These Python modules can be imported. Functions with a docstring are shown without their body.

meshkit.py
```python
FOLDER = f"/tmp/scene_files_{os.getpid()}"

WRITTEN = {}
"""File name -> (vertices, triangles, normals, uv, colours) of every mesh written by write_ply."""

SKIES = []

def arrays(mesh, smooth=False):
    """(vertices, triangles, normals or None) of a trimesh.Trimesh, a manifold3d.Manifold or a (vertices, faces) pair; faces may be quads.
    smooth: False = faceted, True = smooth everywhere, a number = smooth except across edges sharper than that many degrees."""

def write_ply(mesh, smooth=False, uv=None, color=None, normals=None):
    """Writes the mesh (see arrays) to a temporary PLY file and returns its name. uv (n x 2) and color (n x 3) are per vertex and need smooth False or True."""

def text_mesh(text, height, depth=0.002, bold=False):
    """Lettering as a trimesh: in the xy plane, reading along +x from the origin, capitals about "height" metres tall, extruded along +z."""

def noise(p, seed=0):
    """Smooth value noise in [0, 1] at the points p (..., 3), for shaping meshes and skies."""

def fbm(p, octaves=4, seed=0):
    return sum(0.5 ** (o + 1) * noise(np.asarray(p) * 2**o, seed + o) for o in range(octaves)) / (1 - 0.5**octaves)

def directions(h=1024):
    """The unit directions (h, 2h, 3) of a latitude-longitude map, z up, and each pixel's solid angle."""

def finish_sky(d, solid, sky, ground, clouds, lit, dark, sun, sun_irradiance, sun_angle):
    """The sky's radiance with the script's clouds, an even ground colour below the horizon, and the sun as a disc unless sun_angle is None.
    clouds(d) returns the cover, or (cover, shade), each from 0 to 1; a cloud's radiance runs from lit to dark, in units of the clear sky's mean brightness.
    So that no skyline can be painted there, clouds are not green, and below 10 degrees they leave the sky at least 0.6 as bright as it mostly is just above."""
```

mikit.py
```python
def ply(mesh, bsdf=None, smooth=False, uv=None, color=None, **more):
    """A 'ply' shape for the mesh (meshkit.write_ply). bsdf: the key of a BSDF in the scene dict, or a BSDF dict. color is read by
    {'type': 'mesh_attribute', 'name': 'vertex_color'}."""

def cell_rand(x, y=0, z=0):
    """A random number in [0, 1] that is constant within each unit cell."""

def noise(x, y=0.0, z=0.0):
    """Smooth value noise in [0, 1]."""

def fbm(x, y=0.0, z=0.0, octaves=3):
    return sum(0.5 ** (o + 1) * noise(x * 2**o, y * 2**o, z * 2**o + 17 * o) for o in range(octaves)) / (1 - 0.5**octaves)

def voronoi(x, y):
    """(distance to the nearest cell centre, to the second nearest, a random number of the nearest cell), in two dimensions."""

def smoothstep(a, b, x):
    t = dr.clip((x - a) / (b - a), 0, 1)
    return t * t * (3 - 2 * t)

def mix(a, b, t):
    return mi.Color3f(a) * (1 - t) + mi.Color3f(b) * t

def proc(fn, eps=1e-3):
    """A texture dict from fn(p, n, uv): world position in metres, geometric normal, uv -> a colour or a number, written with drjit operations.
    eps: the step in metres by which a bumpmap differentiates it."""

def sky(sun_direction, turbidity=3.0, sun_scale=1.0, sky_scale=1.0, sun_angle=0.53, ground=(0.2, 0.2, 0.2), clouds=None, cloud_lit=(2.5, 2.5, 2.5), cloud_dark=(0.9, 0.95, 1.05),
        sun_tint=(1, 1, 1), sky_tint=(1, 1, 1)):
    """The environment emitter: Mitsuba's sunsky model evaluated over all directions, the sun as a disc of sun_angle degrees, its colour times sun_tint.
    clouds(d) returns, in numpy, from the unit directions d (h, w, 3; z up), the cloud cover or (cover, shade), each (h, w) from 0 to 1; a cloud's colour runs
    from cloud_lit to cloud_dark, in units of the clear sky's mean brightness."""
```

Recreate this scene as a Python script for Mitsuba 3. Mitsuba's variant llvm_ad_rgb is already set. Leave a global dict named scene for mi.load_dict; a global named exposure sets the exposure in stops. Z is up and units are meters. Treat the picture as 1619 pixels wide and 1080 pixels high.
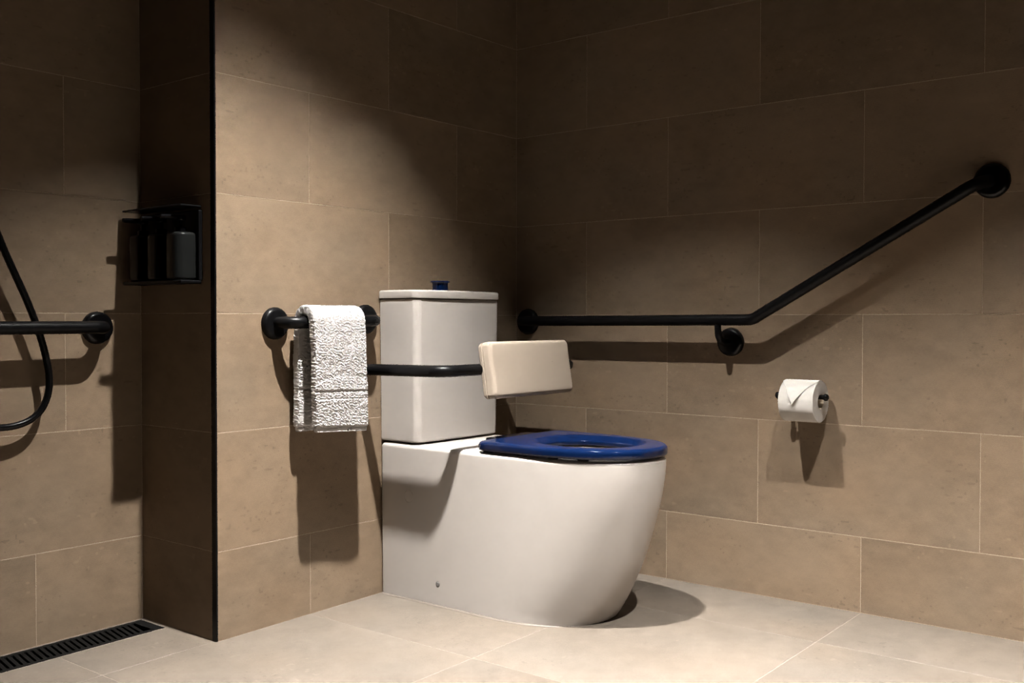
import math, random
import numpy as np
import trimesh, manifold3d
import drjit as dr
import mitsuba as mi
import mikit, meshkit

T = mi.ScalarTransform4f
rng = np.random.default_rng(7)
scene, labels = {}, {}

# ------------------------------------------------------------------ camera
W, H, F = 1619, 1080, 1620.4
CAM = np.array([2.1811, -2.7329, 0.7932])
YAW, PITCH, ROLL = 2.2485, -0.0208, 0.0011
_fw = np.array([math.cos(PITCH) * math.cos(YAW), math.cos(PITCH) * math.sin(YAW), math.sin(PITCH)])
_r = np.array([math.sin(YAW), -math.cos(YAW), 0.0])
_u = np.cross(_r, _fw)
_r2 = _r * math.cos(ROLL) + _u * math.sin(ROLL)
_up = np.cross(_r2, _fw)
scene['camera'] = {'type': 'perspective', 'fov': math.degrees(2 * math.atan(W / 2 / F)), 'fov_axis': 'x', 'near_clip': 0.05, 'far_clip': 50.0,
                   'to_world': T().look_at(origin=CAM.tolist(), target=(CAM + _fw).tolist(), up=_up.tolist())}
exposure = 0.74

# ------------------------------------------------------------------ light: two recessed ceiling downlights (outside the frame)
CEIL = 2.45
LAMPS = [(0.74, -1.19, 1.0), (1.79, -1.19, 1.3), (2.84, -1.19, 1.05)]
LAMP_RADIANCE = 31200.0
LAMP_TINT = (1.0, 0.97, 0.93)
LAMP_R, LAMP_H, TUBE_R = 0.0319, 0.085, 0.0446

# ------------------------------------------------------------------ materials
def rough(c, a, **k):
    return {'type': 'principled', 'base_color': {'type': 'rgb', 'value': list(c)}, 'roughness': a, **k}

def two(b):
    return {'type': 'twosided', 'bsdf': b}

def tile_colour(base, seed):
    b = [float(t) for t in base]
    def fn(p, n, uv):
        x, y, z = p.x + seed * 3.7, p.y + seed * 1.3, p.z + seed * 2.1
        big = mikit.fbm(x * 5, y * 5, z * 5, 3)
        mid = mikit.fbm(x * 34, y * 34, z * 34, 3)
        fine = mikit.noise(x * 420, y * 420, z * 420)
        streak = mikit.fbm(x * 16, y * 16, z * 70, 3)
        m = 1.0 + (big - 0.5) * 0.34 + (mid - 0.5) * 0.24 + (fine - 0.5) * 0.12 + (streak - 0.5) * 0.10
        speck = mikit.smoothstep(0.80, 0.86, mikit.noise(x * 85, y * 85, z * 85)) * mikit.smoothstep(0.66, 0.72, mikit.noise(x * 15 + 9, y * 15, z * 15))
        pit = mikit.smoothstep(0.83, 0.88, mikit.noise(x * 110 + 50, y * 110, z * 110)) * mikit.smoothstep(0.60, 0.66, mikit.noise(x * 12 + 31, y * 12, z * 12))
        c = mi.Color3f(b[0], b[1], b[2]) * m
        warm = (mikit.noise(x * 7 + 3, y * 7, z * 7) - 0.5) * 0.06
        c = mi.Color3f(c.x * (1 + warm), c.y, c.z * (1 - warm))
        c = mikit.mix(c, mi.Color3f(b[0] * 1.7, b[1] * 1.7, b[2] * 1.7), speck * 0.22)
        return c * (1 - pit * 0.16)
    return fn

def tile_bump(p, n, uv):
    return (mikit.fbm(p.x * 60, p.y * 60, p.z * 60, 3) - 0.5) * 0.0006

WALL = (0.136, 0.0980, 0.0650)
FLOOR = (0.0735, 0.0610, 0.0490)
for i, k in enumerate((1.0, 0.94, 1.06)):
    scene[f'mat_wall_tile_{i}'] = two({'type': 'bumpmap', 'arbitrary': mikit.proc(tile_bump, 2e-3), 'scale': 1.0,
                                       'bsdf': {'type': 'principled', 'base_color': mikit.proc(tile_colour([c * k for c in WALL], i + 1)), 'roughness': 0.62, 'specular': 0.2}})
for i, k in enumerate((1.0, 0.97, 1.03)):
    scene[f'mat_floor_tile_{i}'] = two({'type': 'principled', 'base_color': mikit.proc(tile_colour([c * k for c in FLOOR], i + 5)), 'roughness': 0.55, 'specular': 0.2})
scene['mat_grout'] = two(rough((0.215, 0.168, 0.122), 0.9, specular=0.1))
scene['mat_floor_grout'] = two(rough((0.112, 0.094, 0.077), 0.9, specular=0.1))
scene['mat_sealant'] = two(rough((0.092, 0.077, 0.063), 0.5, specular=0.2))
scene['mat_ceiling'] = two(rough((0.0360, 0.0348, 0.0330), 0.9, specular=0.1))
scene['mat_ceramic'] = two(rough((0.308, 0.282, 0.258), 0.12, specular=0.4))
scene['mat_blue'] = two(rough((0.0013, 0.0052, 0.0225), 0.06, specular=0.45))
scene['mat_black'] = two(rough((0.002, 0.002, 0.0022), 0.33, specular=0.11))
scene['mat_gloss_black'] = two(rough((0.0015, 0.0015, 0.0017), 0.2, specular=0.18))
scene['mat_drain'] = two(rough((0.0035, 0.0034, 0.0032), 0.6, specular=0.03))
scene['mat_rubber'] = two(rough((0.004, 0.004, 0.004), 0.6, specular=0.1))
scene['mat_pad'] = two(rough((0.228, 0.189, 0.150), 0.42, specular=0.25))
scene['mat_seam'] = two(rough((0.27, 0.21, 0.16), 0.6))
scene['mat_chrome'] = two({'type': 'roughconductor', 'material': 'Cr', 'alpha': 0.2})
scene['mat_steel_dark'] = two(rough((0.09, 0.085, 0.08), 0.4, specular=0.3))
scene['mat_bottle'] = two(rough((0.0050, 0.0054, 0.0052), 0.25, specular=0.2))
scene['mat_card'] = two(rough((0.45, 0.38, 0.29), 0.8))
def paper_bump(p, n, uv):
    return (mikit.noise(p.x * 700, p.y * 700, p.z * 700) - 0.5) * 0.00025
scene['mat_paper'] = two({'type': 'bumpmap', 'arbitrary': mikit.proc(paper_bump, 4e-4), 'scale': 1.0, 'bsdf': rough((0.3555, 0.3354, 0.3086), 0.9, specular=0.1)})
def towel_bump(p, n, uv):
    return mikit.noise(p.x * 480, p.y * 480, p.z * 480) * 0.0036 + mikit.noise(p.x * 260, p.y * 260, p.z * 260) * 0.0022
scene['mat_towel'] = two({'type': 'bumpmap', 'arbitrary': mikit.proc(towel_bump, 6e-4), 'scale': 1.0, 'bsdf': rough((0.395, 0.378, 0.365), 0.95, specular=0.05, sheen=0.4)})
scene['mat_towel_band'] = two(rough((0.395, 0.378, 0.365), 0.85, specular=0.1))

# ------------------------------------------------------------------ helpers
def numbered(key):
    if key not in scene:
        return key
    i = 1
    while f'{key}_{i:03d}' in scene:
        i += 1
    return f'{key}_{i:03d}'

def add(key, mesh, bsdf, smooth=30, **lab):
    key = numbered(key)
    scene[key] = mikit.ply(mesh, bsdf, smooth)
    if lab:
        labels[key] = lab
    return key

def unit(v):
    v = np.asarray(v, float)
    return v / np.linalg.norm(v)

def fillet(pts, radii, n=10):
    """Polyline with its inner corners rounded."""
    pts = [np.asarray(p, float) for p in pts]
    out = [pts[0]]
    for i in range(1, len(pts) - 1):
        R = radii[i - 1] if hasattr(radii, '__len__') else radii
        a, b, c = pts[i - 1], pts[i], pts[i + 1]
        d1, d2 = unit(a - b), unit(c - b)
        ang = math.acos(np.clip(d1 @ d2, -1, 1))
        t = R / math.tan(ang / 2)
        ctr = b + unit(d1 + d2) * R / math.sin(ang / 2)
        p1, p2 = b + d1 * t, b + d2 * t
        v1, v2 = unit(p1 - ctr), unit(p2 - ctr)
        om = math.acos(np.clip(v1 @ v2, -1, 1))
        for s in np.linspace(0, 1, n + 1):
            out.append(ctr + R * (math.sin((1 - s) * om) * v1 + math.sin(s * om) * v2) / math.sin(om))
    out.append(pts[-1])
    return np.array(out)

def tube(path, r, n=24, caps=True, round_end=0.0):
    path = np.asarray(path, float)
    r = np.full(len(path), r) if np.isscalar(r) else np.asarray(r, float)
    tan = np.gradient(path, axis=0)
    d = np.diff(path, axis=0)
    d /= np.linalg.norm(d, axis=1, keepdims=True)
    tan = np.vstack([d[:1], (d[:-1] + d[1:]), d[-1:]])
    tan /= np.linalg.norm(tan, axis=1, keepdims=True)
    u = unit(np.cross(tan[0], [0, 0, 1] if abs(tan[0][2]) < 0.9 else [1, 0, 0]))
    rings, a = [], np.arange(n) * 2 * np.pi / n
    for p, t, rr in zip(path, tan, r):
        u = unit(u - t * (u @ t))
        w = np.cross(t, u)
        rings.append(p + rr * (np.cos(a)[:, None] * u + np.sin(a)[:, None] * w))
    return loft(rings, caps)

def loft(rings, caps=True, closed=False):
    """Rings of equal length, joined; planar ends closed with fans."""
    n, m = len(rings[0]), len(rings)
    v = np.vstack(rings)
    f = []
    i = np.arange(n)
    j = (i + 1) % n
    for k in range(m if closed else m - 1):
        a, b = k * n, ((k + 1) % m) * n
        f.append(np.stack([a + i, a + j, b + j], 1))
        f.append(np.stack([a + i, b + j, b + i], 1))
    f = np.vstack(f)
    if caps and not closed:
        v = np.vstack([v, np.mean(rings[0], 0), np.mean(rings[-1], 0)])
        f = np.vstack([f, np.stack([j, i, i * 0 + m * n], 1), np.stack([(m - 1) * n + i, (m - 1) * n + j, i * 0 + m * n + 1], 1)])
    mesh = trimesh.Trimesh(v, f, process=False)
    if mesh.volume < 0:
        mesh.invert()
    return mesh

def lathe(profile, origin, axis, n=40, ring=False):
    """profile: (radius, height along axis) from one end to the other, first and last radius may be 0."""
    axis = unit(axis)
    u = unit(np.cross(axis, [0, 0, 1] if abs(axis[2]) < 0.9 else [1, 0, 0]))
    w = np.cross(axis, u)
    a = np.arange(n) * 2 * np.pi / n
    o = np.asarray(origin, float)
    rings = [o + axis * h + max(r, 1e-5) * (np.cos(a)[:, None] * u + np.sin(a)[:, None] * w) for r, h in profile]
    return loft(rings, not ring, closed=ring)

def rbox(lo, hi, r, sub=2):
    s = trimesh.creation.icosphere(subdivisions=sub, radius=r).vertices
    lo, hi = np.asarray(lo, float) + r, np.asarray(hi, float) - r
    pts = np.vstack([s + [x, y, z] for x in (lo[0], hi[0]) for y in (lo[1], hi[1]) for z in (lo[2], hi[2])])
    return trimesh.Trimesh(pts, process=False).convex_hull

def box(lo, hi):
    lo, hi = np.asarray(lo, float), np.asarray(hi, float)
    return trimesh.creation.box(extents=hi - lo, transform=trimesh.transformations.translation_matrix((lo + hi) / 2))

def cat(*m):
    return trimesh.util.concatenate(list(m))

def to_manifold(m):
    m = trimesh.Trimesh(m.vertices, m.faces, process=True)
    return manifold3d.Manifold(manifold3d.Mesh(np.asarray(m.vertices, np.float32), np.asarray(m.faces, np.uint32)))

def from_manifold(m):
    q = m.to_mesh()
    return trimesh.Trimesh(q.vert_properties[:, :3], q.tri_verts, process=False)

def floor_z(x, y):
    return 0.0033 * x + 0.0137 * y            # the wet-room floor falls gently towards the drain

# ------------------------------------------------------------------ the setting
ROWS = [-0.09] + [0.2096 + 0.3 * k for k in range(9)]     # tile course lines
G = 0.0011                                                 # half a joint
X_END, Y_END = 3.3, -3.3
YC = -1.2042                                               # the pier's outer corner
XC = -0.335                                                # the shower's back wall

def tile_mesh(o, u, v, n, u0, u1, v0, v1, th=0.006, ch=0.0004, floor=False):
    o, u, v, n = (np.asarray(t, float) for t in (o, u, v, n))
    def ring(a, h):
        return np.array([o + u * s + v * t + n * h for s, t in ((u0 + a, v0 + a), (u1 - a, v0 + a), (u1 - a, v1 - a), (u0 + a, v1 - a))])
    rings = [ring(0, -th), ring(0, -ch), ring(ch, 0)]
    if not floor:
        for r in rings:                        # the bottom course is cut to the floor
            for p in r:
                p[2] = max(p[2], floor_z(p[0], p[1]) + 0.0015)
    else:
        for r in rings:
            r[:, 2] += floor_z(r[:, 0], r[:, 1])
    return loft(rings, True)

def tiles(holder, o, u, v, n, cols_of_row, rows, mats, floor=False):
    k = 0
    for r in range(len(rows) - 1):
        cols = cols_of_row(r)
        for c in range(len(cols) - 1):
            if cols[c + 1] - cols[c] < 0.01:
                continue
            mesh = tile_mesh(o, u, v, n, cols[c] + G, cols[c + 1] - G, rows[r] + G, rows[r + 1] - G, floor=floor)
            add(f'{holder}__tile', mesh, mats[(k * 7 + r * 5 + c) % len(mats)], False)
            k += 1

def cuts(a, b, first, step=0.6):
    lo, hi = min(a, b), max(a, b)
    k0 = math.ceil((lo - first) / step)
    mids = [first + step * k for k in range(k0, k0 + 40) if lo + 0.005 < first + step * k < hi - 0.005]
    return [lo] + mids + [hi]

WM = [f'mat_wall_tile_{i}' for i in range(3)]
FM = [f'mat_floor_tile_{i}' for i in range(3)]
GD = 0.0004    # joint depth

def structure(key, mesh, bsdf, label, smooth=False):
    add(key, mesh, bsdf, smooth, label=label, category='structure', kind='structure')

# back wall (behind the cistern), plane x = 0, with the side face of the pier
structure('wall_back', box((XC - 0.01, YC + GD, -0.12), (-GD, 0.0, CEIL)), 'mat_grout', 'projecting tiled wall behind the cistern, its side in deep shade')
tiles('wall_back', (0, 0, 0), (0, 1, 0), (0, 0, 1), (1, 0, 0), lambda r: cuts(YC, 0, -0.9025 if r % 2 == 0 else -0.6025), ROWS, WM)
# return face of the pier, plane y = YC
tiles('wall_back', (0, YC, 0), (1, 0, 0), (0, 0, 1), (0, -1, 0), lambda r: [XC, -0.017], ROWS, WM)
# right wall, plane y = 0
structure('wall_right', box((XC, GD, -0.12), (X_END, 0.12, CEIL)), 'mat_grout', 'large tiled wall on the right that carries the bent grab rail')
tiles('wall_right', (0, 0, 0), (1, 0, 0), (0, 0, 1), (0, -1, 0), lambda r: cuts(0, X_END, 0.5895 if r % 2 == 0 else 0.2895), ROWS, WM)
# shower wall, plane x = XC
structure('wall_left', box((XC - 0.12, Y_END, -0.12), (XC - GD, YC, CEIL)), 'mat_grout', 'tiled shower wall on the left behind the drain')
tiles('wall_left', (XC, 0, 0), (0, 1, 0), (0, 0, 1), (1, 0, 0), lambda r: cuts(Y_END, YC, {0: -1.497}.get(r, -1.7165 if r % 2 else -1.4165)), ROWS, WM)
# floor
DRAIN = (XC + 0.008, XC + 0.122)      # x range of the drain channel, against the shower wall
def slab(x0, x1, y0, y1, top, bottom):
    m = trimesh.creation.box(extents=(x1 - x0, y1 - y0, 1))
    v = np.array(m.vertices)
    v[:, 0] += (x0 + x1) / 2
    v[:, 1] += (y0 + y1) / 2
    v[:, 2] = np.where(v[:, 2] > 0, floor_z(v[:, 0], v[:, 1]) + top, bottom)
    return trimesh.Trimesh(v, m.faces, process=False)
floor_slab = cat(slab(DRAIN[1], X_END, Y_END, 0.0, -GD, -0.13), slab(XC - 0.01, DRAIN[0], Y_END, YC, -GD, -0.13),
                 slab(DRAIN[0], DRAIN[1], Y_END, YC, -0.045, -0.13), slab(DRAIN[0], DRAIN[1], YC - 0.012, YC, -GD, -0.044))
structure('floor', floor_slab, 'mat_floor_grout', 'pale beige tiled wet room floor')
ycols = cuts(Y_END, 0.0, -0.305)
def floor_tiles():
    xs = [DRAIN[1] + 0.002] + [-0.01 + 0.6 * k for k in range(0, 6)] + [X_END]
    k = 0
    for i in range(len(xs) - 1):
        for j in range(len(ycols) - 1):
            y0, y1 = ycols[j], ycols[j + 1]
            if i == 0:
                if y0 > YC:
                    continue
                y1 = min(y1, YC)
            a = xs[i]
            if i == 1 and y1 > YC - 0.2:
                a = 0.0 if y0 >= YC else xs[i]
            add('floor__tile', tile_mesh((0, 0, 0), (1, 0, 0), (0, 1, 0), (0, 0, 1), a + G, xs[i + 1] - G, y0 + G, y1 - G, floor=True), FM[(k * 5 + i) % 3], False)
            k += 1
    add('floor__tile', tile_mesh((0, 0, 0), (1, 0, 0), (0, 1, 0), (0, 0, 1), XC, DRAIN[0] - 0.001, Y_END, YC, floor=True), FM[0], False)
floor_tiles()

# black aluminium corner trim of the pier
def trim():
    z0 = floor_z(0, YC) + 0.001
    return cat(box((-0.016, YC - 0.0016, z0), (0.0006, YC + 0.002, CEIL)), box((-0.002, YC - 0.0016, z0), (0.0007, YC + 0.003, CEIL)))
structure('trim_1', trim(), 'mat_black', 'black metal edge trim up the corner of the projecting wall')

# ceiling with holes for the lamps
def ceiling():
    import shapely
    from shapely.geometry import Point, box as sbox
    p = sbox(XC - 0.12, Y_END, X_END, 0.12)
    for x, y, _ in LAMPS:
        p = p.difference(Point(x, y).buffer(TUBE_R, quad_segs=16))
    m = trimesh.creation.extrude_polygon(p, 0.02, engine='earcut')
    m.apply_translation((0, 0, CEIL))
    return m
structure('ceiling', ceiling(), 'mat_ceiling', 'plain dark ceiling above the room')

# ------------------------------------------------------------------ downlights (above the frame)
for i, (x, y, k) in enumerate(LAMPS):
    key = numbered('ceiling_downlight__housing').split('__')[0] if i == 0 else f'ceiling_downlight_{i:03d}'
    tube_m = lathe([(TUBE_R + 0.014, -0.004), (TUBE_R + 0.015, -0.001), (TUBE_R + 0.015, 0.0), (TUBE_R + 0.002, 0.0), (TUBE_R + 0.002, LAMP_H + 0.03), (0, LAMP_H + 0.03),
                    (0, LAMP_H + 0.006), (TUBE_R, LAMP_H + 0.006), (TUBE_R, 0.0), (TUBE_R, -0.004)], (x, y, CEIL), (0, 0, 1), 40, True)
    scene[f'{key}__housing'] = mikit.ply(tube_m, 'mat_rubber', 30)
    disc = trimesh.creation.cylinder(radius=LAMP_R, height=0.004, sections=32)
    disc.apply_translation((x, y, CEIL + LAMP_H + 0.003))
    L = [LAMP_RADIANCE * k * c for c in LAMP_TINT]
    scene[f'{key}__lamp'] = {**mikit.ply(disc, 'mat_rubber', False), 'emitter': {'type': 'area', 'radiance': {'type': 'rgb', 'value': L}}}
    labels[key] = {'label': ('recessed ceiling downlight nearest the shower' if i == 0 else ('recessed ceiling downlight in the middle of the row' if i == 1 else 'recessed ceiling downlight farthest from the shower')), 'category': 'ceiling light'}

# ------------------------------------------------------------------ toilet
YT = -0.458          # centre line of the toilet
def d_ring(xb, s, n, w, z, ex=2.2, m=64, mb=10, ms=14, rb=0.012):
    """D outline: flat back at xb, straight sides to s, superellipse nose to n, half width w."""
    pts = []
    for t in np.linspace(0, 1, mb, endpoint=False):                       # back, from +w to -w
        pts.append((xb, w - rb - t * 2 * (w - rb)))
    for t in np.linspace(0, np.pi / 2, 6, endpoint=False):
        pts.append((xb + rb - rb * math.cos(t), -w + rb - rb * math.sin(t)))
    for t in np.linspace(0, 1, ms, endpoint=False):
        pts.append((xb + rb + t * (s - xb - rb), -w))
    for t in np.linspace(-np.pi / 2, np.pi / 2, m, endpoint=False):
        c, q = math.cos(t), math.sin(t)
        pts.append((s + (n - s) * abs(c) ** (2 / ex), w * np.sign(q) * abs(q) ** (2 / ex)))
    for t in np.linspace(0, 1, ms, endpoint=False):
        pts.append((s - t * (s - xb - rb), w))
    for t in np.linspace(0, np.pi / 2, 6, endpoint=False):
        pts.append((xb + rb - rb * math.sin(t), w - rb + rb * math.cos(t)))
    p = np.array(pts)
    return np.column_stack([p[:, 0], p[:, 1] + YT, np.full(len(p), z)])

PAN_TOP = 0.437
def pan():
    zs = np.array([-0.02, 0.06, 0.15, 0.245, 0.33, 0.395, 0.437])
    ns = np.array([0.672, 0.722, 0.764, 0.796, 0.818, 0.8275, 0.829])
    from scipy.interpolate import PchipInterpolator
    nose = PchipInterpolator(zs, ns)
    ww = PchipInterpolator([-0.02, 0.2, 0.437], [0.181, 0.183, 0.1835])
    rings = []
    R = 0.013
    base = d_ring(0.003, 0.42, nose(-0.006), ww(0.0), 0)
    base[:, 2] = floor_z(base[:, 0], base[:, 1]) + 0.0006
    rings.append(base)
    for z in np.linspace(0.012, PAN_TOP - R, 26):
        rings.append(d_ring(0.003, 0.42 + 0.07 * z / 0.44, float(nose(z)), float(ww(z)), z, 2.15 + 0.25 * z / 0.44))
    for a in np.linspace(0, np.pi / 2, 7)[1:]:
        z, q = PAN_TOP - R + R * math.sin(a), R * (1 - math.cos(a))
        rings.append(d_ring(0.003 + q, 0.49, float(nose(z)) - q, float(ww(z)) - q, z, 2.4))
    body = loft(rings, True)
    bowl = []
    for t in np.linspace(0, np.pi / 2 - 0.12, 14):
        c, s = math.cos(t), math.sin(t)
        bowl.append((c ** 0.7, PAN_TOP - 0.20 * s))
    br = [np.column_stack([0.612 + 0.142 * k * np.cos(a), YT + 0.117 * k * np.sin(a), np.full(72, z)]) for k, z in [(1.0, PAN_TOP + 0.05)] + bowl for a in [np.arange(72) * 2 * np.pi / 72]]
    out = to_manifold(body) - to_manifold(loft(br, True))
    # drilled fixing hole low on each side
    for s in (-1, 1):
        hole = trimesh.creation.cylinder(radius=0.0078, height=0.03, sections=24)
        hole.apply_transform(trimesh.transformations.rotation_matrix(np.pi / 2, [1, 0, 0]))
        hole.apply_translation((0.2304, YT + s * 0.19, 0.054))
        out = out - to_manifold(hole)
    return from_manifold(out)
labels['toilet'] = {'label': 'white back-to-wall ceramic toilet with square cistern and open blue seat', 'category': 'toilet'}
add('toilet__pan', pan(), 'mat_ceramic', 40, label='white ceramic pan with straight sides and tapering rounded front')
hole_plug = lathe([(0, 0), (0.0074, 0), (0.0074, 0.004), (0.006, 0.0055), (0, 0.006)], (0.2304, YT - 0.1815 + 0.004, 0.054), (0, -1, 0), 20)
add('toilet__pan__fixing_screw', hole_plug, 'mat_steel_dark', 30, label='small grey fixing screw low on the side of the pan')
cap = lathe([(0.0, 0), (0.019, 0), (0.019, 0.0012), (0.018, 0.0018), (0.0165, 0.0018), (0.016, 0.0008), (0.0, 0.0006)], (0.118, YT - 0.1828, 0.289), (0, -1, 0), 36)
add('toilet__pan__blanking_cap', cap, 'mat_ceramic', 30, label='round white blanking cap on the side of the pan')

def sealant():
    a = d_ring(0.003, 0.42, 0.676, 0.1825, 0)
    b = d_ring(0.003, 0.42, 0.681, 0.1875, 0)
    for r, h in ((a, 0.004), (b, 0.0007)):
        r[:, 2] = floor_z(r[:, 0], r[:, 1]) + h
    n = len(a)
    v = np.vstack([a, b])
    i = np.arange(n); j = (i + 1) % n
    f = np.vstack([np.stack([i, j, n + j], 1), np.stack([i, n + j, n + i], 1)])
    m = trimesh.Trimesh(v, f, process=False)
    if m.face_normals[:, 2].mean() < 0:
        m.invert()
    return m
add('toilet__sealant', sealant(), 'mat_sealant', True)

def rrect(x0, x1, y0, y1, z, rf, rb=0.004, bow=0.0, m=8, edge=10):
    """Rounded rectangle; the corners at x1 (front) with rf, at x0 with rb; bow: how far the front bulges."""
    pts = []
    for cx, cy, r, a0 in ((x1 - rf, y1 - rf, rf, 0), (x0 + rb, y1 - rb, rb, 90), (x0 + rb, y0 + rb, rb, 180), (x1 - rf, y0 + rf, rf, 270)):
        for t in np.linspace(a0, a0 + 90, m):
            pts.append((cx + r * math.cos(math.radians(t)), cy + r * math.sin(math.radians(t))))
    for t in np.linspace(0, 1, edge + 2)[1:-1]:
        pts.append((x1, y0 + rf + t * (y1 - y0 - 2 * rf)))
    p = np.array(pts)
    q = (p[:, 1] - (y0 + y1) / 2) / ((y1 - y0) / 2)
    p[:, 0] += bow * (1 - q ** 2) * (p[:, 0] - x0) / (x1 - x0)
    return np.column_stack([p, np.full(len(p), z)])

def cistern():
    rings = []
    z0, z1, r = 0.4415, 0.853, 0.006
    for z in np.r_[np.linspace(z0, z0 + r, 5), np.linspace(z0 + r, z1 - 0.003, 10)[1:], [z1 - 0.001, z1]]:
        t = (z - z0) / (z1 - z0)
        q = 0.0
        if z < z0 + r:
            q = r - math.sqrt(max(r * r - (z0 + r - z) ** 2, 0))
        if z > z1 - 0.0015:
            q = 0.001
        hw = 0.1795 + 0.0055 * t
        rings.append(rrect(0.002, 0.151 + 0.002 * t - q, YT - hw + q, YT + hw - q, z, 0.020, 0.004, 0.004))
    return loft(rings, True)
add('toilet__cistern', cistern(), 'mat_ceramic', 30, label='tall square white cistern against the wall')
def lid():
    rings = []
    z0, z1 = 0.8555, 0.880
    for z, q in ((z0, 0.002), (z0 + 0.0015, 0.0), (z1 - 0.007, 0.0), (z1 - 0.0042, 0.0008), (z1 - 0.002, 0.0025), (z1 - 0.0006, 0.0052), (z1, 0.009)):
        rings.append(rrect(0.002, 0.1565 - q, YT - 0.1885 + q, YT + 0.1885 - q, z, 0.024 - q * 0.5, 0.004, 0.005))
    m = loft(rings, True)
    return m
add('toilet__cistern__lid', lid(), 'mat_ceramic', 40, label='flat white cistern lid with rounded edge')
BX, BY = 0.066, -0.452
button = lathe([(0, 0), (0.0235, 0), (0.0235, 0.024), (0.0245, 0.0265), (0.0292, 0.0275), (0.0297, 0.0288), (0.0290, 0.0306), (0.027, 0.0315), (0, 0.0315)], (BX, BY, 0.8796), (0, 0, 1), 48)
add('toilet__cistern__flush_button', button, 'mat_blue', 35, label='raised dark blue flush button with a flared top')

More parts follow.
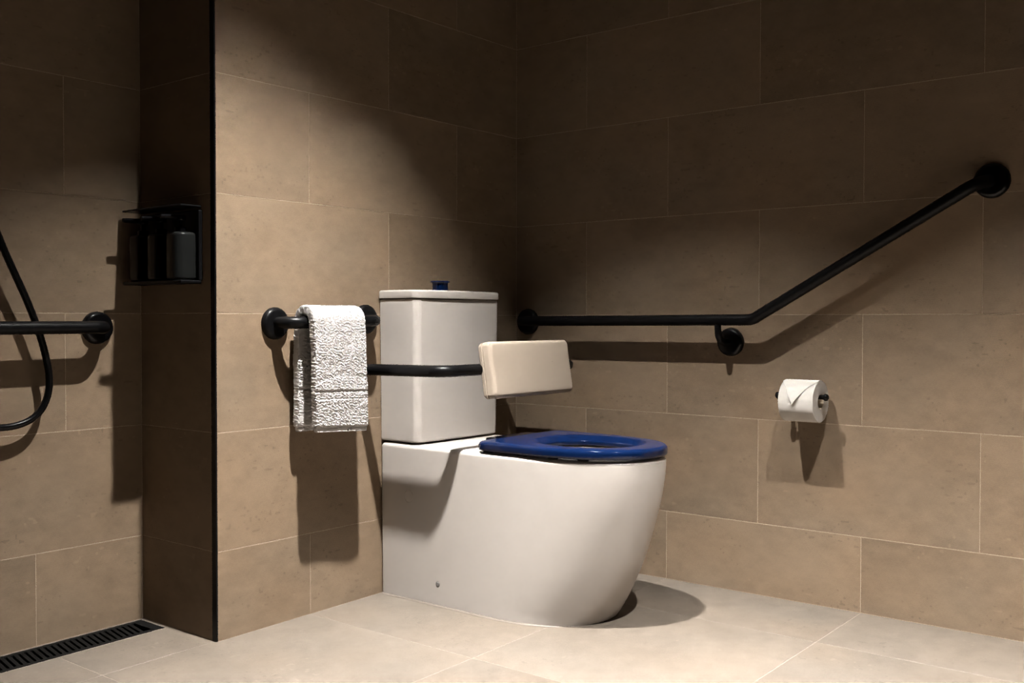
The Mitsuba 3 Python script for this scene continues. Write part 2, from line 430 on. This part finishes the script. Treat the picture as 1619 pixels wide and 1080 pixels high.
# seat ring
SEAT_B, SEAT_T = 0.4415, 0.4675
def seat():
    m = 128
    ang = np.linspace(-np.pi, np.pi, m, endpoint=False)
    cx = 0.615
    def outer(q, z):
        # D outline sampled by polar angle around the hole's centre
        ring = d_ring(0.372 + q, 0.545, 0.833 - q, 0.1845 - q, 0, 2.25, m=160, mb=60, ms=60, rb=0.022)
        c = np.array([cx, YT])
        d = ring[:, :2] - c
        th = np.arctan2(d[:, 1], d[:, 0]); rr = np.hypot(d[:, 0], d[:, 1])
        o = np.argsort(th)
        R = np.interp(ang, th[o], rr[o], period=2 * np.pi)
        return np.column_stack([cx + R * np.cos(ang), YT + R * np.sin(ang), np.full(m, z)])
    def inner(a, b, z, ex=2.25):
        c, s = np.cos(ang), np.sin(ang)
        R = (np.abs(c / a) ** ex + np.abs(s / b) ** ex) ** (-1 / ex)
        return np.column_stack([cx + R * c, YT + R * s, np.full(m, z)])
    rings = []
    r = 0.011
    rings.append(outer(0.004, SEAT_B))
    rings.append(outer(0.001, SEAT_B + 0.002))
    rings.append(outer(0.0, SEAT_B + 0.006))
    for a in np.linspace(0, np.pi / 2, 7):
        rings.append(outer(r * (1 - math.cos(a)), SEAT_T - r + r * math.sin(a)))
    rings.append(outer(0.020, SEAT_T + 0.0006))
    for t in np.linspace(0, 1, 9):          # inward slope down to the hole
        k = 0.5 * t + 0.5 * t * t
        rings.append(inner(0.159 - 0.025 * t, 0.137 - 0.025 * t, SEAT_T + 0.0006 - 0.0150 * k))
    rings.append(inner(0.1335, 0.1115, SEAT_T - 0.0175))
    rings.append(inner(0.1335, 0.1115, SEAT_B + 0.002))
    rings.append(inner(0.1350, 0.1130, SEAT_B))
    return loft(rings, False, closed=True)
add('toilet__seat', seat(), 'mat_blue', True, label='glossy blue ring seat with a wide sloping opening')
add('toilet__seat__hinge', rbox((0.324, YT - 0.088, PAN_TOP + 0.001), (0.380, YT + 0.105, SEAT_T - 0.003), 0.006), 'mat_blue', 30, label='dark blue hinge block behind the seat')
for dx, dy in ((0.40, -0.163), (0.52, -0.168), (0.62, -0.168), (0.70, -0.148), (0.40, 0.163), (0.52, 0.168), (0.70, 0.148)):
    add('toilet__seat__bumper', rbox((dx - 0.014, YT + dy - 0.006, PAN_TOP - 0.0005), (dx + 0.014, YT + dy + 0.006, SEAT_B + 0.003), 0.002, 1), 'mat_rubber', 30)

# ------------------------------------------------------------------ rails
def flange(origin, n, r=0.0425, h=0.016):
    prof = [(0, 0), (r, 0), (r, 0.003)]
    for a in np.linspace(0, np.pi / 2, 9):
        prof.append((r - 0.012 + 0.012 * math.cos(a), 0.003 + (h - 0.003) * math.sin(a)))
    prof += [(0.019, h + 0.0012), (0, h + 0.0012)]
    return lathe(prof, origin, n, 48)

RB = 0.016
# bent rail on the right wall
S = 0.064
path = fillet([(0.054, -0.001, 0.790), (0.054, -S, 0.790), (0.899, -S, 0.795), (1.492, -S, 1.131), (1.510, -0.001, 1.140)], [0.042, 0.055, 0.045], 12)
labels['grab_rail'] = {'label': 'long black grab rail bent upward at the middle on the right wall', 'category': 'grab rail'}
add('grab_rail__bar', tube(path, RB, 28), 'mat_black', 40)
for x, z in ((0.054, 0.788), (0.803, 0.730), (1.510, 1.140)):
    add('grab_rail__flange', flange((x, 0, z), (0, -1, 0), 0.0415 if x < 1.2 and x > .5 else 0.0435), 'mat_gloss_black', 40)
add('grab_rail__support', tube(fillet([(0.792, -S, 0.792), (0.796, -S, 0.730), (0.801, -0.001, 0.730)], 0.028, 10), 0.0095, 18), 'mat_black', 40, label='short curved stalk that holds the bar at its middle')

# short rail with the towel
SA = 0.068
path = fillet([(0.001, -1.022, 0.786), (SA, -1.022, 0.786), (SA, -0.700, 0.792), (0.001, -0.700, 0.794)], 0.042, 12)
labels['towel_rail'] = {'label': 'short black rail on the back wall with the white towel over it', 'category': 'rail'}
add('towel_rail__bar', tube(path, RB, 28), 'mat_black', 40)
for y, z in ((-1.022, 0.784), (-0.700, 0.795)):
    add('towel_rail__flange', flange((0, y, z), (1, 0, 0), 0.0425), 'mat_black', 40)

# shower rail on the left wall
path = fillet([(XC + 0.001, -1.332, 0.772), (XC + 0.066, -1.332, 0.774), (XC + 0.066, -2.10, 0.772), (XC + 0.001, -2.10, 0.772)], 0.042, 12)
labels['shower_rail'] = {'label': 'black horizontal grab rail in the shower behind the hose', 'category': 'grab rail'}
add('shower_rail__bar', tube(path, RB, 28), 'mat_black', 40)
for y in (-1.332, -2.10):
    add('shower_rail__flange', flange((XC, y, 0.772), (1, 0, 0), 0.0425), 'mat_gloss_black', 40)

# backrest: U bar around the cistern with a cream pad
XF, YL, YR, ZB = 0.345, -0.738, -0.148, 0.655
path = fillet([(0.001, YL, 0.653), (XF, YL, 0.657), (XF, YR, 0.657), (0.001, YR, 0.654)], 0.045, 12)
labels['backrest_rail'] = {'label': 'cream padded backrest on a black bar around the cistern', 'category': 'backrest'}
add('backrest_rail__bar', tube(path, RB, 28), 'mat_black', 40, label='black tubular bar that runs around the cistern')
for y in (YL, YR):
    add('backrest_rail__flange', flange((0, y, 0.650), (1, 0, 0), 0.036), 'mat_black', 40)
PADC, PADW, PADH, PADT, TILT = np.array([0.374, -0.416, 0.655]), 0.368, 0.157, 0.046, math.radians(9)
def pad_frame(m):
    m = m.copy()
    R = trimesh.transformations.rotation_matrix(-TILT, [0, 1, 0])
    m.apply_transform(R)
    m.apply_translation(PADC)
    return m
def pad():
    # rounded slab with a fatter front edge, thickness along x
    rings = []
    def rr(inset, x):
        hw, hh, r = PADW / 2 - inset, PADH / 2 - inset, 0.013
        pts = []
        for cy, cz, a0 in ((hw - r, hh - r, 0), (-hw + r, hh - r, 90), (-hw + r, -hh + r, 180), (hw - r, -hh + r, 270)):
            for t in np.linspace(a0, a0 + 90, 9):
                pts.append((x, cy + r * math.cos(math.radians(t)), cz + r * math.sin(math.radians(t))))
        return np.array(pts)
    t = PADT
    for x, q in ((-t / 2, 0.006), (-t / 2 + 0.002, 0.003), (-t / 2 + 0.006, 0.0012), (-t / 2 + 0.0140, 0.0002), (-t / 2 + 0.0150, 0.0045), (-t / 2 + 0.0178, 0.0045), (-t / 2 + 0.0188, 0.0000)):
        rings.append(rr(q, x))
    for a in np.linspace(0, np.pi / 2, 10):
        rings.append(rr(0.011 * (1 - math.cos(a)), t / 2 - 0.013 + 0.013 * math.sin(a)))
    rings.append(rr(0.02, t / 2 + 0.0006))
    rings.append(rr(0.045, t / 2 + 0.001))
    return pad_frame(loft(rings, True))
add('backrest_rail__pad', pad(), 'mat_pad', 50, label='cream padded cushion with rounded edges, tilted back')

# ------------------------------------------------------------------ towel over the short rail
def towel():
    th = 0.024
    xf, xb = SA + RB + th / 2 + 0.001, SA - RB - th / 2 - 0.001
    zt = 0.789
    R = RB + th / 2 + 0.003
    ctr = []
    for z in np.linspace(0.497, zt, 190, endpoint=False):             # back layer, upward
        ctr.append((SA - R - 0.002 * math.sin((zt - z) * 9), z))
    for a in np.linspace(np.pi, 0, 40, endpoint=False):
        ctr.append((SA + R * math.cos(a), zt + R * math.sin(a)))
    zf = 0.485
    for z in np.linspace(zt, zf, 230):                           # front layer, downward
        d = zt - z
        ctr.append((SA + R + 0.010 * (1 - math.exp(-d * 9)) , z))
    ctr = np.array(ctr)
    seg = np.r_[0, np.cumsum(np.linalg.norm(np.diff(ctr, axis=0), axis=1))]
    L = seg[-1]
    tg = np.gradient(ctr, axis=0)
    tg /= np.linalg.norm(tg, axis=1, keepdims=True)
    nr = np.column_stack([-tg[:, 1], tg[:, 0]])                   # outward
    y0, y1 = -0.9730, -0.8060
    ny, ns = 150, 9
    # cross-section in (y, offset): outer side from y0 to y1, round edge, inner side back
    sec = []
    for t in np.linspace(0, 1, ny):
        sec.append((y0 + t * (y1 - y0), 1.0, 0))
    for a in np.linspace(np.pi / 2, -np.pi / 2, ns + 2)[1:-1]:
        sec.append((y1 + 0.5 * th * 0.6 * math.cos(a) ** 0.5, np.sign(math.sin(a)) * abs(math.sin(a)) ** 0.5, 1))
    for t in np.linspace(1, 0, ny // 2):
        sec.append((y0 + t * (y1 - y0), -1.0, 0))
    for a in np.linspace(-np.pi / 2, -3 * np.pi / 2, ns + 2)[1:-1]:
        sec.append((y0 - 0.5 * th * 0.6 * abs(math.cos(a)) ** 0.5, np.sign(math.sin(a)) * abs(math.sin(a)) ** 0.5, 1))
    sec = np.array(sec)
    rings = []
    for k, (c, n, s) in enumerate(zip(ctr, nr, seg)):
        front = s > L / 2
        e = min(s, L - s)                                         # distance from the hem
        g = 0.0
        # woven border: two ridges about 9 and 11 cm above the hem, a flat hem at the bottom
        g -= 0.0042 * math.exp(-((e - 0.112) / 0.0028) ** 2)
        g -= 0.0022 * math.exp(-((e - 0.092) / 0.0030) ** 2)
        g -= 0.0016 if 0.095 < e < 0.110 else 0.0
        g -= 0.0028 * math.exp(-((e - 0.014) / 0.0022) ** 2)
        flat = 1.0 if e > 0.013 else 0.62
        puff = 1.0 + 0.05 * math.sin(s * 21)
        # wrinkles above the border on the front
        yy = sec[:, 0]
        wr = 0.0016 * np.exp(-((e - 0.150 - 0.25 * (yy + 0.93) * (yy < -0.87) - 0.25 * (-0.80 - yy) * (yy >= -0.87) * 0.4) / 0.006) ** 2) if front else 0
        off = 0.5 * th * flat * puff + g - wr * (1.0 if front else 0)
        out = sec[:, 1] * off
        end = 0.0
        shift = 0.0010 * math.sin(s * 34 + 1.0) + 0.0005 * math.sin(s * 77) - (0.004 * max(0, 1 - e / 0.014) if e < 0.014 else 0)
        yv = yy + np.where(yy < -0.87, -shift, shift * 0.7)
        p = np.column_stack([c[0] + n[0] * out, yv, c[1] + n[1] * out])
        rings.append(p)
    m = loft(rings, True)
    # terry pile and slow waves
    v = np.array(m.vertices)
    fine = meshkit.fbm(v * 300, 2, 3) - 0.5
    slow = meshkit.fbm(v * 22, 3, 5) - 0.5
    nrm = m.vertex_normals
    hem = np.clip((np.abs(v[:, 2] - 0.49) - 0.006) / 0.004, 0, 1)
    v = v + nrm * (fine * 0.0044 * hem + slow * 0.003)[:, None]
    # slight lengthwise bulge down the middle of the front
    fr = v[:, 0] > SA + 0.012
    v[fr, 0] += 0.004 * np.exp(-((v[fr, 1] + 0.845) / 0.05) ** 2) * np.clip((0.79 - v[fr, 2]) / 0.2, 0, 1)
    # the hem of the front runs slightly downhill to the left
    v[:, 2] += (0.009 - (v[:, 1] + 0.87) * 0.05) * np.clip((0.78 - v[:, 2]) / 0.28, 0, 1) * (v[:, 0] > SA)
    return trimesh.Trimesh(v, m.faces, process=False)
add('towel', towel(), 'mat_towel', True, label='folded white terry towel hanging over the short black rail', category='towel')

# ------------------------------------------------------------------ toilet paper
PX0, PX1, PY, PZ, PR = 1.004, 1.102, -0.067, 0.5745, 0.0565
HR = 0.0205
def roll():
    prof = []
    for a in np.linspace(0, np.pi / 2, 4):
        prof.append((PR - 0.002 + 0.002 * math.sin(a), 0.002 - 0.002 * math.cos(a)))
    Lr = PX1 - PX0
    for a in np.linspace(0, np.pi / 2, 4):
        prof.append((PR - 0.002 + 0.002 * math.cos(a), Lr - 0.002 + 0.002 * math.sin(a)))
    prof = [(HR, 0.0)] + prof + [(HR, Lr)]
    a = np.arange(72) * 2 * np.pi / 72
    rings = [np.column_stack([np.full(72, PX0 + h), PY + r * np.cos(a), PZ + r * np.sin(a)]) for r, h in prof]
    return loft(rings, False, closed=True)
labels['toilet_paper_roll'] = {'label': 'white toilet paper roll with its end folded to a point', 'category': 'toilet paper'}
add('toilet_paper_roll__paper', roll(), 'mat_paper', 30)
def core():
    a = np.arange(48) * 2 * np.pi / 48
    Lr = PX1 - PX0
    rings = [np.column_stack([np.full(48, PX0 + h), PY + r * np.cos(a), PZ + r * np.sin(a)]) for r, h in ((HR - 0.0002, 0.0008), (HR - 0.0002, Lr - 0.0008), (HR - 0.0014, Lr - 0.0008), (HR - 0.0014, 0.0008))]
    return loft(rings, False, closed=True)
add('toilet_paper_roll__core', core(), 'mat_card', 30, label='cardboard core')
def flap(tip, half, lift, a_top=100):
    """Folded end of the paper: starts at the top of the roll and comes to a point on its front; angle measured over the front (0 = front, 90 = top)."""
    v, f = [], []
    na, nu = 34, 18
    Lr = PX1 - PX0
    for sgn in (0, 1):
        for i in range(na):
            t = i / (na - 1)
            ang = math.radians(a_top + (tip - a_top) * t)
            k = t * 0.0
            # width: full until the shoulder, then narrowing to the point
            sh = half
            wd = 1.0 if t < sh else max(0.004, 1 - (t - sh) / (1 - sh))
            for j in range(nu):
                q = -0.5 + j / (nu - 1)
                r = PR + 0.0004 + lift * max(0, (t - 0.55) / 0.45) ** 1.6 + (0.0011 if sgn == 0 else 0.0)
                xc = PX0 + Lr * (0.5 - 0.06 * max(0, (t - sh) / (1 - sh)))
                v.append((xc + q * wd * (Lr - 0.0005), PY - r * math.cos(ang), PZ + r * math.sin(ang)))
    n = na * nu
    for i in range(na - 1):
        for j in range(nu - 1):
            a, b, c, d = i * nu + j, i * nu + j + 1, (i + 1) * nu + j + 1, (i + 1) * nu + j
            f += [(a, b, c), (a, c, d), (n + a, n + c, n + b), (n + a, n + d, n + c)]
    edge = [i * nu for i in range(na)] + [(na - 1) * nu + j for j in range(1, nu)] + [i * nu + nu - 1 for i in range(na - 2, -1, -1)] + [j for j in range(nu - 2, 0, -1)]
    for a, b in zip(edge, edge[1:] + edge[:1]):
        f += [(a, n + b, b), (a, n + a, n + b)]
    m = trimesh.Trimesh(np.array(v), np.array(f), process=False)
    if m.volume < 0:
        m.invert()
    return m
add('toilet_paper_roll__folded_end', flap(-6, 0.30, 0.006), 'mat_paper', 30, label='pointed fold at the front of the roll')

labels['toilet_roll_holder'] = {'label': 'slim black toilet roll holder on the right wall', 'category': 'toilet roll holder'}
HY, HZ, HBR = PY - 0.001, PZ + HR - 0.0014 - 0.0066, 0.0062
add('toilet_roll_holder__bar', tube([(0.985, HY, HZ), (1.114, HY, HZ)], HBR, 20), 'mat_black', 40)
def knob(x):
    s = trimesh.creation.icosphere(subdivisions=3, radius=0.0098)
    s.apply_scale((0.85, 1, 1))
    s.apply_translation((x, HY, HZ))
    return s
add('toilet_roll_holder__knob', knob(0.981), 'mat_gloss_black', True)
add('toilet_roll_holder__knob', knob(1.116), 'mat_gloss_black', True)
add('toilet_roll_holder__arm', tube([(0.985, HY, HZ), (0.985, -0.001, HZ)], 0.0068, 20), 'mat_black', 40)
add('toilet_roll_holder__wall_plate', lathe([(0, 0), (0.021, 0), (0.021, 0.006), (0.0195, 0.0075), (0, 0.0075)], (0.985, 0, HZ), (0, -1, 0), 36), 'mat_black', 40)

# ------------------------------------------------------------------ soap dispensers on the pier's shaded face
YW = YC
labels['soap_rack'] = {'label': 'black wall rack that holds three soap bottles in the shower', 'category': 'rack'}
add('soap_rack__back_plate', rbox((-0.318, YW - 0.012, 0.892), (-0.050, YW - 0.0005, 1.070), 0.003, 1), 'mat_black', 30)
add('soap_rack__shelf', rbox((-0.318, YW - 0.064, 0.884), (-0.050, YW - 0.004, 0.893), 0.003, 1), 'mat_black', 30)
add('soap_rack__top_bar', rbox((-0.318, YW - 0.064, 1.076), (-0.050, YW - 0.004, 1.081), 0.002, 1), 'mat_black', 30)
def bottle(x):
    rings = []
    for z, q in ((0.8935, 0.006), (0.896, 0.002), (0.900, 0.0), (1.005, 0.0), (1.0095, 0.0012), (1.0125, 0.004), (1.0140, 0.009), (1.0145, 0.018)):
        p = rrect(0.0, 0.048 - 2 * q, -0.034 + q, 0.034 - q, z, 0.020 - q * 0.6, 0.003, 0.004, m=7)
        # rrect's x runs out from the wall here
        rings.append(np.column_stack([x + p[:, 1], YW - 0.013 - p[:, 0] - q, p[:, 2]]))
    return loft(rings, True)
def pump(x):
    y = YW - 0.036
    m = lathe([(0, 0), (0.0145, 0), (0.0145, 0.012), (0.012, 0.014), (0.0055, 0.0145), (0.0055, 0.030), (0.013, 0.0305), (0.014, 0.033), (0.014, 0.041), (0.0125, 0.043), (0, 0.0435)], (x, y, 1.0135), (0, 0, 1), 28)
    n = tube(np.array([(x, y, 1.051), (x, y - 0.034, 1.051), (x, y - 0.056, 1.050)]), [0.0068, 0.0064, 0.0055], 14)
    return cat(m, n)
for i, (x, which) in enumerate(((-0.265, 'black soap bottle deepest in the rack, next to the shower wall'), (-0.180, 'black soap bottle in the middle of the rack'), (-0.095, 'grey-black soap bottle at the outer end of the rack, catching the light'))):
    k = 'soap_bottle' if i == 0 else f'soap_bottle_{i:03d}'
    labels[k] = {'label': which, 'category': 'soap bottle', 'group': 'soap bottles in the rack'}
    scene[k + '__body'] = mikit.ply(bottle(x), 'mat_bottle' if i == 2 else 'mat_gloss_black', 35)
    scene[k + '__pump'] = mikit.ply(pump(x), 'mat_gloss_black', 35)

# ------------------------------------------------------------------ shower hose
def hose():
    from scipy.interpolate import CubicSpline
    XH = XC + 0.036
    key = np.array([(-1.74, 1.50), (-1.70, 1.28), (-1.655, 1.11), (-1.622, 1.008), (-1.583, 0.915), (-1.547, 0.835), (-1.521, 0.766), (-1.500, 0.690), (-1.494, 0.640), (-1.503, 0.592), (-1.530, 0.556), (-1.573, 0.538), (-1.622, 0.536), (-1.68, 0.556), (-1.73, 0.62), (-1.76, 0.73), (-1.77, 0.86), (-1.77, 0.98)])
    t = np.r_[0, np.cumsum(np.linalg.norm(np.diff(key, axis=0), axis=1))]
    cs = CubicSpline(t, key)
    s = np.linspace(0, t[-1], 160)
    q = cs(s) + [0.016, 0.0]
    x = XH + 0.004 * np.sin(s * 3)
    x = np.where(q[:, 0] < -1.72, x, x)
    return tube(np.column_stack([x, q]), 0.0085, 16)
add('shower_hose', hose(), 'mat_gloss_black', True, label='thin black shower hose hanging in a loop before the shower rail', category='shower hose')

# ------------------------------------------------------------------ linear drain
labels['floor_drain'] = {'label': 'long black slotted floor drain along the shower wall', 'category': 'drain'}
def sloped(m):
    v = np.array(m.vertices)
    v[:, 2] += floor_z(v[:, 0], v[:, 1])
    return trimesh.Trimesh(v, m.faces, process=False)
DX0, DX1, DY1, DY0 = DRAIN[0] + 0.001, DRAIN[1], YC - 0.0125, -2.30
add('floor_drain__frame', sloped(cat(box((DX0, DY0, -0.03), (DX0 + 0.014, DY1, 0.0006)), box((DX1 - 0.014, DY0, -0.03), (DX1, DY1, 0.0006)), box((DX0, DY1 - 0.028, -0.03), (DX1, DY1, 0.0006)), box((DX0, DY0, -0.03), (DX1, DY0 + 0.02, 0.0006)),
                                  box((DX0, DY0, -0.034), (DX1, DY1, -0.03)))), 'mat_drain', False)
y = DY1 - 0.048
while y > DY0 + 0.03:
    m = box((DX0 + 0.014, y - 0.0047, -0.02), (DX1 - 0.014, y + 0.0047, 0.0003))
    v = np.array(m.vertices)
    v[:, 1] += (v[:, 0] - (DX0 + DX1) / 2) * -0.18
    add('floor_drain__slat', sloped(trimesh.Trimesh(v, m.faces, process=False)), 'mat_drain', False)
    y -= 0.0160
